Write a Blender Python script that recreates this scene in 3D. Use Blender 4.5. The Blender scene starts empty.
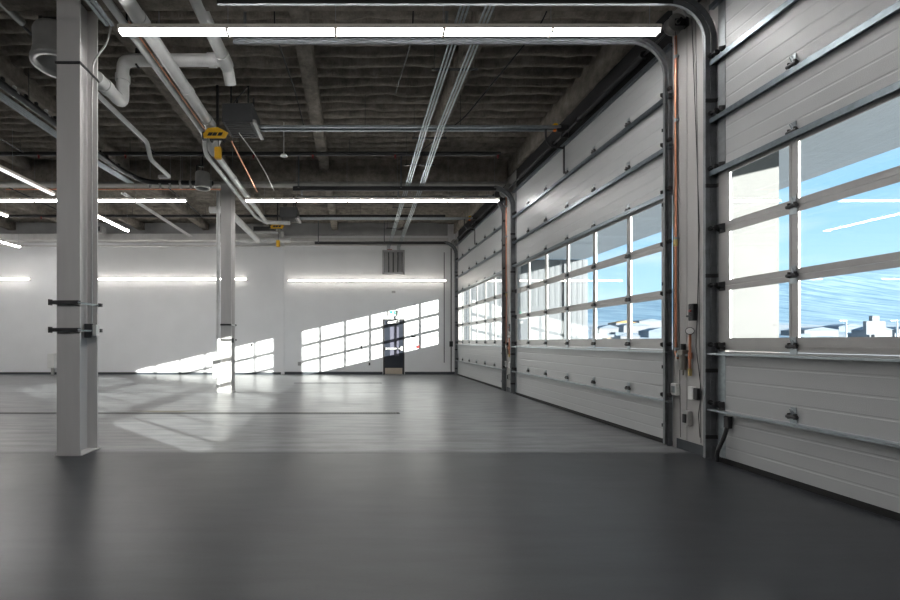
import bpy, math, random
import numpy as np
random.seed(7)
S = bpy.context.scene
col = S.collection
V = lambda *a: tuple(float(x) for x in a)

# ------------------------------------------------------------------ materials
def newmat(name):
    m = bpy.data.materials.new(name); m.use_nodes = True
    nt = m.node_tree
    for n in list(nt.nodes): nt.nodes.remove(n)
    out = nt.nodes.new('ShaderNodeOutputMaterial')
    return m, nt, out

def pbr(name, rgb, rough=.5, metal=0., var=.06, scale=6., bump=.0, bscale=40., spec=.5, stretch=(1,1,1), rgb2=None, rvar=.0):
    m, nt, out = newmat(name)
    b = nt.nodes.new('ShaderNodeBsdfPrincipled')
    b.inputs['Roughness'].default_value = rough
    b.inputs['Metallic'].default_value = metal
    b.inputs['Specular IOR Level'].default_value = spec
    tc = nt.nodes.new('ShaderNodeTexCoord')
    mp = nt.nodes.new('ShaderNodeMapping'); mp.inputs['Scale'].default_value = stretch
    nt.links.new(tc.outputs['Object'], mp.inputs['Vector'])
    nz = nt.nodes.new('ShaderNodeTexNoise'); nz.inputs['Scale'].default_value = scale; nz.inputs['Detail'].default_value = 6
    nt.links.new(mp.outputs[0], nz.inputs['Vector'])
    r = nt.nodes.new('ShaderNodeValToRGB')
    c2 = rgb2 or tuple(min(1, c*(1+var)) for c in rgb)
    c1 = tuple(c*(1-var) for c in rgb)
    r.color_ramp.elements[0].position = .3; r.color_ramp.elements[1].position = .7
    r.color_ramp.elements[0].color = (*c1, 1); r.color_ramp.elements[1].color = (*c2, 1)
    nt.links.new(nz.outputs[0], r.inputs[0]); nt.links.new(r.outputs[0], b.inputs['Base Color'])
    if rvar:
        mr = nt.nodes.new('ShaderNodeMapRange'); mr.inputs[1].default_value=.3; mr.inputs[2].default_value=.7
        mr.inputs[3].default_value = rough-rvar; mr.inputs[4].default_value = rough+rvar
        nt.links.new(nz.outputs[0], mr.inputs[0]); nt.links.new(mr.outputs[0], b.inputs['Roughness'])
    if bump:
        n2 = nt.nodes.new('ShaderNodeTexNoise'); n2.inputs['Scale'].default_value = bscale; n2.inputs['Detail'].default_value = 5
        nt.links.new(mp.outputs[0], n2.inputs['Vector'])
        bp = nt.nodes.new('ShaderNodeBump'); bp.inputs['Strength'].default_value = bump; bp.inputs['Distance'].default_value = .02
        nt.links.new(n2.outputs[0], bp.inputs['Height']); nt.links.new(bp.outputs[0], b.inputs['Normal'])
    nt.links.new(b.outputs[0], out.inputs[0])
    return m

def emit(name, rgb, s):
    m, nt, out = newmat(name)
    e = nt.nodes.new('ShaderNodeEmission'); e.inputs[0].default_value = (*rgb, 1); e.inputs[1].default_value = s
    nt.links.new(e.outputs[0], out.inputs[0]); return m

def glass_mat():
    m, nt, out = newmat('window_glass')
    t = nt.nodes.new('ShaderNodeBsdfTransparent'); t.inputs[0].default_value = (.93, .96, .96, 1)
    g = nt.nodes.new('ShaderNodeBsdfGlossy'); g.inputs['Roughness'].default_value = .012
    fr = nt.nodes.new('ShaderNodeFresnel'); geo = nt.nodes.new('ShaderNodeNewGeometry')
    mr = nt.nodes.new('ShaderNodeMapRange'); mr.inputs[3].default_value = 1.5; mr.inputs[4].default_value = 1/1.5
    nt.links.new(geo.outputs['Backfacing'], mr.inputs[0]); nt.links.new(mr.outputs[0], fr.inputs[0])
    mx = nt.nodes.new('ShaderNodeMixShader')
    nt.links.new(fr.outputs[0], mx.inputs[0]); nt.links.new(t.outputs[0], mx.inputs[1]); nt.links.new(g.outputs[0], mx.inputs[2])
    nt.links.new(mx.outputs[0], out.inputs[0]); return m

def floor_mat():
    m, nt, out = newmat('sealed_concrete')
    N = nt.nodes.new; L = nt.links.new
    b = N('ShaderNodeBsdfPrincipled'); tc = N('ShaderNodeTexCoord')
    # broad worn patches
    n1 = N('ShaderNodeTexNoise'); n1.inputs['Scale'].default_value = .55; n1.inputs['Detail'].default_value = 7; n1.inputs['Roughness'].default_value = .6
    L(tc.outputs['Object'], n1.inputs['Vector'])
    # trowel streaks running across the bays
    mp = N('ShaderNodeMapping'); mp.inputs['Scale'].default_value = (.5, 3.2, 1); mp.inputs['Rotation'].default_value = (0, 0, .12)
    L(tc.outputs['Object'], mp.inputs['Vector'])
    n2 = N('ShaderNodeTexNoise'); n2.inputs['Scale'].default_value = 2.6; n2.inputs['Detail'].default_value = 8; n2.inputs['Roughness'].default_value = .65
    L(mp.outputs[0], n2.inputs['Vector'])
    n3 = N('ShaderNodeTexNoise'); n3.inputs['Scale'].default_value = 60; n3.inputs['Detail'].default_value = 4
    L(tc.outputs['Object'], n3.inputs['Vector'])
    a = N('ShaderNodeMath'); a.operation = 'ADD'; L(n1.outputs[0], a.inputs[0]); L(n2.outputs[0], a.inputs[1])
    a2 = N('ShaderNodeMath'); a2.operation = 'MULTIPLY_ADD'; L(n3.outputs[0], a2.inputs[0]); a2.inputs[1].default_value = .25; L(a.outputs[0], a2.inputs[2])
    # bays beyond the first column's joint: worn, and painted paler as if sunlit
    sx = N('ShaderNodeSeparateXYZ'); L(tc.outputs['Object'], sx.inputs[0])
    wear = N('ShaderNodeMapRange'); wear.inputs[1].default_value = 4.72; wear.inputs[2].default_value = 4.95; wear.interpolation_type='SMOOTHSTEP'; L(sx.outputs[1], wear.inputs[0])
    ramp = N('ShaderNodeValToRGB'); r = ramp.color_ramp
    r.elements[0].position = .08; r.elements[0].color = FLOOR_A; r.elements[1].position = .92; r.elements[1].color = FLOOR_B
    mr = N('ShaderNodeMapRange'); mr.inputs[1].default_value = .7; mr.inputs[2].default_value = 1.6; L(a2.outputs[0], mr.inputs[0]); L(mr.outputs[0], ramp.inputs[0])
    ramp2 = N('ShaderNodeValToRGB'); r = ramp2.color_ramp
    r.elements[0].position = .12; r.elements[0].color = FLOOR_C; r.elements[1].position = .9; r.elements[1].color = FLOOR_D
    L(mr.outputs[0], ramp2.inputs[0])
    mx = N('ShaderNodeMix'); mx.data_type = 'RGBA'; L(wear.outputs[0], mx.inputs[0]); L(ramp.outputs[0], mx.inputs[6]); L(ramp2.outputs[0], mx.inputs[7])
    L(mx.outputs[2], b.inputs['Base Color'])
    rr = N('ShaderNodeMapRange'); rr.inputs[1].default_value = .2; rr.inputs[2].default_value = .8; rr.inputs[3].default_value = .27; rr.inputs[4].default_value = .47
    L(n1.outputs[0], rr.inputs[0]); L(rr.outputs[0], b.inputs['Roughness'])
    bp = N('ShaderNodeBump'); bp.inputs['Strength'].default_value = .06; bp.inputs['Distance'].default_value = .006
    L(n2.outputs[0], bp.inputs['Height']); L(bp.outputs[0], b.inputs['Normal'])
    b.inputs['Specular IOR Level'].default_value = .5
    L(b.outputs[0], out.inputs[0]); return m

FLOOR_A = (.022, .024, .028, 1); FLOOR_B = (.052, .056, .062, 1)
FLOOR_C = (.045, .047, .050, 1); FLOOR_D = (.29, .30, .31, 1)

def spray_mat():
    m, nt, out = newmat('sprayed_insulation')
    N = nt.nodes.new; L = nt.links.new
    b = N('ShaderNodeBsdfPrincipled'); tc = N('ShaderNodeTexCoord')
    n = N('ShaderNodeTexNoise'); n.inputs['Scale'].default_value = 5; n.inputs['Detail'].default_value = 9; n.inputs['Roughness'].default_value = .7
    L(tc.outputs['Object'], n.inputs['Vector'])
    r = N('ShaderNodeValToRGB'); r.color_ramp.elements[0].position = .32; r.color_ramp.elements[1].position = .72
    r.color_ramp.elements[0].color = (.15, .133, .115, 1); r.color_ramp.elements[1].color = (.38, .342, .295, 1)
    L(n.outputs[0], r.inputs[0]); L(r.outputs[0], b.inputs['Base Color'])
    n2 = N('ShaderNodeTexNoise'); n2.inputs['Scale'].default_value = 28; n2.inputs['Detail'].default_value = 8; n2.inputs['Roughness'].default_value = .75
    L(tc.outputs['Object'], n2.inputs['Vector'])
    bp = N('ShaderNodeBump'); bp.inputs['Strength'].default_value = .9; bp.inputs['Distance'].default_value = .05
    L(n2.outputs[0], bp.inputs['Height']); L(bp.outputs[0], b.inputs['Normal'])
    b.inputs['Roughness'].default_value = .95; b.inputs['Specular IOR Level'].default_value = .1
    L(b.outputs[0], out.inputs[0]); return m

def hill_mat():
    m, nt, out = newmat('hazed_forest_hillside')
    N = nt.nodes.new; L = nt.links.new
    b = N('ShaderNodeBsdfPrincipled'); b.inputs['Roughness'].default_value = 1; b.inputs['Specular IOR Level'].default_value = 0
    tc = N('ShaderNodeTexCoord')
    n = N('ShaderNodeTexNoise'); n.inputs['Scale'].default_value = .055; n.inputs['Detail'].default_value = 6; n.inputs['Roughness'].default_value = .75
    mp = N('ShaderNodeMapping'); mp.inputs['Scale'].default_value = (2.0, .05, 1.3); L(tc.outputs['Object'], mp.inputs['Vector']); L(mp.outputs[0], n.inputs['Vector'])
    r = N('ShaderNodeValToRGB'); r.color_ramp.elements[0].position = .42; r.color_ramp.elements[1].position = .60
    r.color_ramp.elements[0].color = (.13, .22, .29, 1); r.color_ramp.elements[1].color = (.31, .42, .48, 1)  # blue distance haze is mixed into the forest colours
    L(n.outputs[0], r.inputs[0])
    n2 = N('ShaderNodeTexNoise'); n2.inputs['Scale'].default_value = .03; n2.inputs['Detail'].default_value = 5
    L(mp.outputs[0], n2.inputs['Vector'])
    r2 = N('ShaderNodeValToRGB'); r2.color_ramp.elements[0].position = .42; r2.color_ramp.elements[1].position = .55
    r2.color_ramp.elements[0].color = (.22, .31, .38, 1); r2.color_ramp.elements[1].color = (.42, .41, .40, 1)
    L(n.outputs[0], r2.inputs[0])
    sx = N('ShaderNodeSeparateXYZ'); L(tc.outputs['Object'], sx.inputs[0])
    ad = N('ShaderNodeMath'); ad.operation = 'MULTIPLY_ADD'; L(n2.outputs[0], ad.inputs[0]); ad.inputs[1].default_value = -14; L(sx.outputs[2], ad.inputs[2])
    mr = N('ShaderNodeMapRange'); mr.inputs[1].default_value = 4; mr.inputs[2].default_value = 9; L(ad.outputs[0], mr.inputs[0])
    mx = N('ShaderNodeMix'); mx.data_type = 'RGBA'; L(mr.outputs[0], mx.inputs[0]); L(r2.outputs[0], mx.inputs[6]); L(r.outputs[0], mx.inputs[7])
    L(mx.outputs[2], b.inputs['Base Color']); L(b.outputs[0], out.inputs[0]); return m

M = dict(
 floor=floor_mat(), spray=spray_mat(), glass=glass_mat(), hill=hill_mat(),
 wall=pbr('painted_wall_panel', (.82,.825,.83), .55, var=.02, scale=1.5, bump=.03, bscale=12),
 upper=pbr('shaded_upper_wall', (.36,.36,.355), .7, var=.08, scale=3),
 trimwhite=pbr('white_trim', (.66,.65,.63), .5, var=.05),
 base=pbr('dark_baseboard', (.045,.052,.06), .5),
 door=pbr('door_panel_paint', (.41,.42,.425), .38, var=.02, scale=3, bump=.08, bscale=160, rvar=.05),
 pil=pbr('pilaster_cladding', (.43,.42,.41), .5, var=.03, stretch=(1,1,.2)),
 alu=pbr('brushed_aluminium', (.34,.335,.33), .42, .45, var=.05, scale=8, stretch=(1,1,1)),
 galv=pbr('galvanised_steel', (.33,.37,.39), .36, .75, var=.14, scale=22, rvar=.08),
 track=pbr('track_steel', (.20,.21,.22), .5, .6, var=.18, scale=14, rvar=.08),
 black=pbr('black_steel', (.018,.018,.02), .45, .2),
 spring_shade=pbr('spring_black_recess_shade', (.012,.012,.014), .8),
 bowl=pbr('worn_zinc', (.20,.19,.17), .35, .6),
 strut=pbr('strut_steel', (.17,.20,.22), .35, .9, var=.14, scale=22),
 flange=pbr('dusty_flange', (.27,.26,.24), .7, var=.2, scale=4),
 dark=pbr('dark_hardware', (.05,.05,.052), .4, .5),
 colm=pbr('painted_column', (.60,.585,.575), .5, var=.03, scale=5, stretch=(3,3,.3)),
 white=pbr('white_plastic', (.72,.72,.70), .4),
 pvc=pbr('white_pipe', (.64,.64,.63), .38, var=.10, scale=5),
 greypipe=pbr('grey_pipe_metal', (.40,.40,.39), .32, .35, var=.1),
 copper=pbr('copper', (.62,.27,.16), .32, .9, var=.12, scale=12),
 brass=pbr('brass', (.55,.42,.18), .3, .9),
 yellow=pbr('safety_yellow', (.72,.40,.008), .5),
 orange=pbr('orange_plastic', (.75,.20,.03), .5),
 red=pbr('red_plastic', (.22,.015,.015), .5),
 rubber=pbr('rubber_seal', (.008,.008,.009), .7),
 opener=pbr('opener_housing', (.06,.062,.065), .5),
 housing=pbr('light_housing', (.70,.64,.58), .4),
 doorblack=pbr('black_door_paint', (.018,.022,.032), .3),
 kick=pbr('kick_plate', (.55,.47,.38), .35, .6),
 green=pbr('exit_green', (.0,.42,.20), .5),
 conc=pbr('precast_panel', (.115,.115,.113), .7, var=.10, scale=1.3),
 siding=pbr('ribbed_siding', (.095,.105,.115), .6, var=.03),
 soffit=pbr('metal_soffit', (.66,.70,.75), .6, var=.04, scale=2, stretch=(6,.4,1)),
 asphalt=pbr('exterior_paving', (.30,.30,.29), .9, var=.1),
 town=pbr('pale_town_wall', (.17,.175,.185), .8, var=.06),
 townb=pbr('blue_grey_roof', (.13,.165,.20), .8),
 timber=pbr('orange_timber', (.40,.22,.07), .8),
 car=pbr('car_paint', (.35,.55,.55), .3),
 lamp=emit('lit_tube', (1.0,.985,.97), 38.0),
 lampwall=emit('lit_wall_tube', (1.0,.93,.84), 14.0),
 lampdim=emit('dim_tube', (.95,.97,1.0), 1.3),
)

# ------------------------------------------------------------------ mesh builder
class MB:
    def __init__(s): s.v=[]; s.f=[]; s.m=[]; s.c=0; s.sm=[]; s.smooth=False
    def add(s, vs, fs):
        o=len(s.v); s.v += [V(*p) for p in vs]; s.f += [tuple(i+o for i in f) for f in fs]; s.m += [s.c]*len(fs); s.sm += [s.smooth]*len(fs)
        return s
    def box(s,x0,x1,y0,y1,z0,z1):
        if x0>x1:x0,x1=x1,x0
        if y0>y1:y0,y1=y1,y0
        if z0>z1:z0,z1=z1,z0
        sm=s.smooth; s.smooth=False
        s.add([(x0,y0,z0),(x1,y0,z0),(x1,y1,z0),(x0,y1,z0),(x0,y0,z1),(x1,y0,z1),(x1,y1,z1),(x0,y1,z1)],
              [(0,3,2,1),(4,5,6,7),(0,1,5,4),(1,2,6,5),(2,3,7,6),(3,0,4,7)])
        s.smooth=sm; return s
    def bbox(s,x0,x1,y0,y1,z0,z1,b=.004):
        """box with chamfered edges"""
        xs=(x0,x0+b,x1-b,x1); ys=(y0,y0+b,y1-b,y1); zs=(z0,z0+b,z1-b,z1)
        import itertools
        vs=[];idx={}
        for sx in (0,1):
            for sy in (0,1):
                for sz in (0,1):
                    ex=xs[0] if sx==0 else xs[3]; ix=xs[1] if sx==0 else xs[2]
                    ey=ys[0] if sy==0 else ys[3]; iy=ys[1] if sy==0 else ys[2]
                    ez=zs[0] if sz==0 else zs[3]; iz=zs[1] if sz==0 else zs[2]
                    for k,p in enumerate(((ex,iy,iz),(ix,ey,iz),(ix,iy,ez))):
                        idx[sx,sy,sz,k]=len(vs); vs.append(p)
        fs=[]
        def q(*a): fs.append(tuple(idx[t] for t in a))
        for sx in (0,1): q((sx,0,0,0),(sx,1,0,0),(sx,1,1,0),(sx,0,1,0))
        for sy in (0,1): q((0,sy,0,1),(1,sy,0,1),(1,sy,1,1),(0,sy,1,1))
        for sz in (0,1): q((0,0,sz,2),(1,0,sz,2),(1,1,sz,2),(0,1,sz,2))
        for a in (0,1):
            for c in (0,1):
                q((a,c,0,0),(a,c,1,0),(a,c,1,1),(a,c,0,1))
                q((a,0,c,0),(a,1,c,0),(a,1,c,2),(a,0,c,2))
                q((0,a,c,1),(1,a,c,1),(1,a,c,2),(0,a,c,2))
        for a in (0,1):
            for c in (0,1):
                for d in (0,1): q((a,c,d,0),(a,c,d,1),(a,c,d,2))
        return s.add(vs,fs)
    def tube(s, pts, r, n=10, caps=True):
        """round tube along a polyline with parallel frames"""
        P=[np.array(p,float) for p in pts]; k=len(P)
        rs = r if isinstance(r,(list,tuple)) else [r]*k
        T=[]
        for i in range(k):
            a=P[max(i-1,0)]; b=P[min(i+1,k-1)]
            if 0<i<k-1:
                d1=(P[i]-P[i-1]); d1/=max(np.linalg.norm(d1),1e-9); d2=(P[i+1]-P[i]); d2/=max(np.linalg.norm(d2),1e-9); t=d1+d2
                if np.linalg.norm(t)<1e-6: t=d1
            else: t=b-a
            T.append(t/max(np.linalg.norm(t),1e-9))
        up=np.array((0,0,1.)) if abs(T[0][2])<.9 else np.array((1.,0,0))
        u=np.cross(T[0],up); u/=np.linalg.norm(u)
        vs=[]; fs=[]
        for i in range(k):
            u=u-np.dot(u,T[i])*T[i]; u/=max(np.linalg.norm(u),1e-9); w=np.cross(T[i],u)
            sc=1.
            if 0<i<k-1:
                d1=(P[i]-P[i-1]); d1/=max(np.linalg.norm(d1),1e-9); c=abs(np.dot(d1,T[i])); sc=1/max(c,.5)
                if sc<1.01: sc=1.
            for j in range(n):
                a=2*math.pi*j/n
                vs.append(P[i]+rs[i]*(math.cos(a)*u+math.sin(a)*w))
        for i in range(k-1):
            for j in range(n):
                j2=(j+1)%n; fs.append((i*n+j,i*n+j2,(i+1)*n+j2,(i+1)*n+j))
        sm=s.smooth; s.smooth=True; s.add(vs,fs); s.smooth=False
        if caps:
            s.add([vs[j] for j in range(n)],[tuple(range(n-1,-1,-1))]); s.add([vs[(k-1)*n+j] for j in range(n)],[tuple(range(n))])
        s.smooth=sm; return s
    def cyl(s,p0,p1,r,n=16,r2=None): return s.tube([p0,p1],[r,r if r2 is None else r2],n)
    def prism(s, prof, axis, a0, a1, closed=True):
        """extrude a 2D profile along axis; profile coords are the two other axes in xyz order"""
        def P(u,v,a): return (a,u,v) if axis=='x' else (u,a,v) if axis=='y' else (u,v,a)
        n=len(prof); vs=[P(u,v,a0) for u,v in prof]+[P(u,v,a1) for u,v in prof]
        fs=[(i,(i+1)%n,(i+1)%n+n,i+n) for i in range(n if closed else n-1)]
        if closed: fs += [tuple(range(n-1,-1,-1)),tuple(range(n,2*n))]
        return s.add(vs,fs)
    def sweep_xz(s, path, prof, y):
        """sweep profile (n,b): n along in-plane normal, b along Y, on a path of (x,z)"""
        k=len(path); n=len(prof); vs=[];fs=[]
        for i,(x,z) in enumerate(path):
            a=path[max(i-1,0)]; b=path[min(i+1,k-1)]; t=np.array((b[0]-a[0],b[1]-a[1])); t/=np.linalg.norm(t); nn=(-t[1],t[0])
            for (pn,pb) in prof: vs.append((x+nn[0]*pn,y+pb,z+nn[1]*pn))
        for i in range(k-1):
            for j in range(n):
                j2=(j+1)%n; fs.append((i*n+j,i*n+j2,(i+1)*n+j2,(i+1)*n+j))
        fs += [tuple(range(n-1,-1,-1)),tuple((k-1)*n+j for j in range(n))]
        return s.add(vs,fs)
    def build(s,name,mat,parent=None,**kw):
        import bmesh
        off=(0,0,0)
        if parent is not None:
            p=parent; o=np.zeros(3)
            while p is not None: o+=np.array(p.location); p=p.parent
            off=o
        me=bpy.data.meshes.new(name)
        me.from_pydata([(v[0]-off[0],v[1]-off[1],v[2]-off[2]) for v in s.v],[],s.f)
        mats=mat if isinstance(mat,(list,tuple)) else [mat]
        for m in mats: me.materials.append(M[m])
        me.polygons.foreach_set('material_index',s.m); me.polygons.foreach_set('use_smooth',s.sm)
        bm=bmesh.new(); bm.from_mesh(me); bmesh.ops.recalc_face_normals(bm,faces=bm.faces); bm.to_mesh(me); bm.free()
        me.update()
        ob=bpy.data.objects.new(name,me); col.objects.link(ob)
        if parent is not None: ob.parent=parent
        for k,v in kw.items(): ob[k]=v
        return ob

def thing(name,label,cat,loc=(0,0,0),group=None,**kw):
    o=bpy.data.objects.new(name,None); o.empty_display_size=.1; o.location=loc; col.objects.link(o)
    o['label']=label; o['category']=cat
    if group: o['group']=group
    for k,v in kw.items(): o[k]=v
    return o
def tag(o,label,cat,group=None,**kw):
    o['label']=label; o['category']=cat
    if group: o['group']=group
    for k,v in kw.items(): o[k]=v
    return o
def struct(name,mb,mat,parent=None):
    o=mb.build(name,mat,parent)
    if parent is None: o['kind']='structure'
    return o
def copy_tree(o,parent=None,shift=(0,0,0),label=None):
    kids=list(o.children)
    c=o.copy(); col.objects.link(c); c.parent=parent
    if parent is None:
        c.location=(o.location[0]+shift[0],o.location[1]+shift[1],o.location[2]+shift[2])
    if label: c['label']=label
    for k in kids: copy_tree(k,c)
    return c
def arc(cx,cy,r,a0,a1,n=8): return [(cx+r*math.cos(math.radians(a0+(a1-a0)*i/n)),cy+r*math.sin(math.radians(a0+(a1-a0)*i/n))) for i in range(n+1)]
def bend(pts,r=.12,n=5):
    """round the corners of a polyline"""
    P=[np.array(p,float) for p in pts]; out=[P[0]]
    for i in range(1,len(P)-1):
        d1=P[i-1]-P[i]; d2=P[i+1]-P[i]; l1=np.linalg.norm(d1); l2=np.linalg.norm(d2)
        rr=min(r,l1*.45,l2*.45); a=P[i]+d1/l1*rr; b=P[i]+d2/l2*rr
        for k in range(n+1):
            t=k/n; out.append((1-t)**2*a+2*t*(1-t)*P[i]+t*t*b)
    out.append(P[-1]); return out

H=1.262; PITCH=5.59; XD=3.81; XW=3.83; YB=16.05; DECK=5.76
Y0=5.13; W=4.90        # middle overhead door: near edge, width
X_L=-15.5; Y_F=-6.9

# ------------------------------------------------------------------ shell
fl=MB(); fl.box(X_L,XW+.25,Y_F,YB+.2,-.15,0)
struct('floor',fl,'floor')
# floor joints
for i,yj in enumerate((4.79,10.38)):
    j=MB(); j.box(X_L+.02,XW-.12,yj-.004,yj+.004,-.002,.0012); struct('trim_%d'%(20+i),j,'base')

# ceiling deck: sprayed corrugated deck with ribs running across the hall
ny=int((YB-Y_F)/.0235); nx=150
ys=np.linspace(Y_F,YB,ny); xs=np.linspace(X_L,4.0,nx)
rng=np.random.default_rng(3)
def smooth_noise(shape,k):
    a=rng.standard_normal((shape[0]//k[0]+3,shape[1]//k[1]+3))
    yi=np.arange(shape[0])/k[0]; xi=np.arange(shape[1])/k[1]
    y0=yi.astype(int); x0=xi.astype(int); fy=(yi-y0)[:,None]; fx=(xi-x0)[None,:]
    fy=fy*fy*(3-2*fy); fx=fx*fx*(3-2*fx)
    return (a[np.ix_(y0,x0)]*(1-fy)*(1-fx)+a[np.ix_(y0+1,x0)]*fy*(1-fx)+a[np.ix_(y0,x0+1)]*(1-fy)*fx+a[np.ix_(y0+1,x0+1)]*fy*fx)
wob=smooth_noise((ny,nx),(11,3))*.013+smooth_noise((ny,nx),(3,1))*.006
phase=smooth_noise((ny,nx),(8,2))*.055
rib=np.abs(np.sin(np.pi*(ys[:,None]/.258+phase)))
zz=DECK+.08-.165*rib**.45+wob
vv=np.zeros((ny,nx,3)); vv[:,:,0]=xs[None,:]; vv[:,:,1]=ys[:,None]; vv[:,:,2]=zz
me=bpy.data.meshes.new('ceiling')
idx=np.arange(ny*nx).reshape(ny,nx)
q=np.stack([idx[:-1,:-1],idx[1:,:-1],idx[1:,1:],idx[:-1,1:]],-1).reshape(-1,4)
top=np.array([(X_L,Y_F,DECK+.3),(4.,Y_F,DECK+.3),(4.,YB,DECK+.3),(X_L,YB,DECK+.3)])
b=ny*nx
me.from_pydata(np.vstack([vv.reshape(-1,3),top]).tolist(),[],q.tolist()+[(b,b+1,b+2,b+3)])
me.materials.append(M['spray']); me.polygons.foreach_set('use_smooth',[True]*len(me.polygons)); me.update()
o=bpy.data.objects.new('ceiling',me); col.objects.link(o); o['kind']='structure'

def lumpy_box(x0,x1,y0,y1,z0,z1,amp,ax):
    """sprayed beam: subdivided box along its length with lumpy skin"""
    mb=MB(); n=int(((x1-x0) if ax=='x' else (y1-y0))/.12)+2
    prof=[(0,1),(0,.5),(0,0),(.33,0),(.66,0),(1,0),(1,.5),(1,1)]
    vs=[];fs=[]
    for i in range(n):
        t=i/(n-1)
        for (u,w) in prof:
            z=z0+w*(z1-z0)
            if ax=='x': p=[x0+t*(x1-x0),y0+u*(y1-y0),z]
            else: p=[x0+u*(x1-x0),y0+t*(y1-y0),z]
            if w<1:
                p[2]+=random.uniform(-amp,amp)
                k=1 if ax=='x' else 0; p[k]+=random.uniform(-amp,amp)
            vs.append(p)
    m=len(prof)
    for i in range(n-1):
        for j in range(m-1): fs.append((i*m+j,i*m+j+1,(i+1)*m+j+1,(i+1)*m+j))
        fs.append((i*m+m-1,i*m,(i+1)*m,(i+1)*m+m-1))
    fs += [tuple(range(m)),tuple((n-1)*m+j for j in range(m))]
    mb.smooth=True; mb.add(vs,fs); return mb

# walls
wb=MB(); wb.box(X_L-.2,XW+.25,YB,YB+.2,0,DECK+.3); struct('wall_back',wb,'wall')
wl=MB(); wl.box(X_L-.2,X_L,Y_F-.2,YB,0,DECK+.3); struct('wall_left',wl,'wall')
wf=MB(); wf.box(X_L,XW+.25,Y_F-.2,Y_F,0,DECK+.3); struct('wall_front',wf,'wall')
# right wall: clad piers between the overhead doors and the header above them
wr=MB()
def pier(y0,y1):
    prof=[(XW,y0)]
    y=y0+.11
    while y<y1-.08:
        prof += [(XW,y),(XW+.008,y+.004),(XW+.008,y+.012),(XW,y+.016)]; y+=.31
    prof += [(XW,y1),(XW+.11,y1),(XW+.11,y0)]
    wr.prism(prof,'z',0,DECK+.2)
wr.box(XW,XW+.22,Y_F,Y0-PITCH-.02,0,DECK+.2)
for k in (-1,0,1): pier(Y0+k*PITCH+W+.02,min(Y0+(k+1)*PITCH-.02,YB))
for k in (-1,0,1): wr.box(XW+.03,XW+.22,Y0+k*PITCH+W-W-.02,Y0+k*PITCH+W+.02,4.80,DECK+.2)
struct('wall_right',wr,'pil')
# black strips above each door paint in the shade of the header recess
for k in (-1,0,1):
    h=MB(); h.box(XW+.01,XW+.03,Y0+k*PITCH-.02,Y0+k*PITCH+W+.02,4.83,5.36); struct('trim_%d'%(k+2),h,'spring_shade')
hb=lumpy_box(XW-.06,XW+.05,Y_F,YB-.02,5.31,DECK+.04,.012,'y'); struct('trim_4',hb,'spray')
# baseboards
bb=MB(); bb.box(-2.62,1.08,YB-.012,YB,0,.10); bb.box(1.92,XW,YB-.012,YB,0,.10); struct('baseboard_back',bb,'base')
bb=MB()
for k in (-1,0,1):
    bb.box(XW-.012,XW,Y0+k*PITCH+W+.10,min(Y0+(k+1)*PITCH-.10,YB),0,.115)
struct('baseboard_right',bb,'base')
# back wall: low line on the left, upper ledge, upper wall with its shade painted grey
b2=MB(); b2.box(X_L,-2.76,YB-.010,YB,0,.085); struct('trim_5',b2,'base')
b2=MB(); b2.box(-2.75,-2.64,YB-.05,YB,0,4.84); struct('trim_6',b2,'wall')
b2=MB(); b2.box(X_L,-2.62,YB-.10,YB,4.82,4.87); struct('trim_7',b2,'trimwhite')
b2=MB(); b2.box(X_L,-2.66,YB-.42,YB-.02,4.98,5.20); b2.box(X_L,-2.66,YB-.30,YB-.02,5.20,5.24); struct('trim_8',b2,'trimwhite')
b2=MB(); b2.box(-2.62,XW-.3,YB-.16,YB,5.00,5.12); b2.box(-2.62,XW-.3,YB-.06,YB,4.86,5.0); struct('trim_9',b2,'trimwhite')
b2=MB(); b2.box(X_L,XW-.3,YB-.03,YB,5.24,DECK+.04); struct('trim_10',b2,'upper')

# roof girders across the hall, joists along it
for i,(yg,lab) in enumerate(((4.83,'brown sprayed roof girder over the nearest steel column'),(10.55,'brown sprayed roof girder resting over the farther steel column'))):
    g=lumpy_box(X_L+.02,XW-.08,yg-.16,yg+.16,5.17,DECK+.04,.014,'x')
    gr=thing('roof_girder',lab,'girder',(0,yg,5.12)); g.build('girder_web',['spray'],gr)
    f=lumpy_box(X_L+.02,XW-.08,yg-.14,yg+.14,5.12,5.17,.004,'x'); f.build('bottom_flange','flange' if i else 'spray',gr)
jx=[-12.85,-10.42,-7.99,-5.57,-3.14,-.72,1.70]
near_names={-.72:'brown sprayed roof joist running back just left of the wall vent',1.70:'brown sprayed roof joist running back beside the conduit bunches',
 -3.14:'brown sprayed roof joist running back over the line of steel columns',-5.57:'brown sprayed roof joist above the black clamped pipe',
 -7.99:'brown sprayed roof joist above the diagonal strip lights',-10.42:'brown sprayed roof joist, second from the left wall',-12.85:'brown sprayed roof joist nearest the left wall'}
for x in jx:
    for (a,b_) in ((Y_F+.02,4.66),(5.0,10.38),(10.72,YB-.04)):
        if x<-6 and a<4: continue
        g=lumpy_box(x-.11,x+.11,a,b_,5.44,DECK+.04,.012,'y'); o=g.build('roof_joist','spray')
        seg={0:'the part before the first girder',1:'the part between the two girders',2:'the part beyond the farther girder'}[0 if a<4 else 1 if a<9 else 2]
        tag(o,near_names[x]+', '+seg if len((near_names[x]+' '+seg).split())<=16 else near_names[x].replace('brown sprayed ','').replace('running back ','')+', '+seg.replace('the part ',''),'joist','roof joists')

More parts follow.
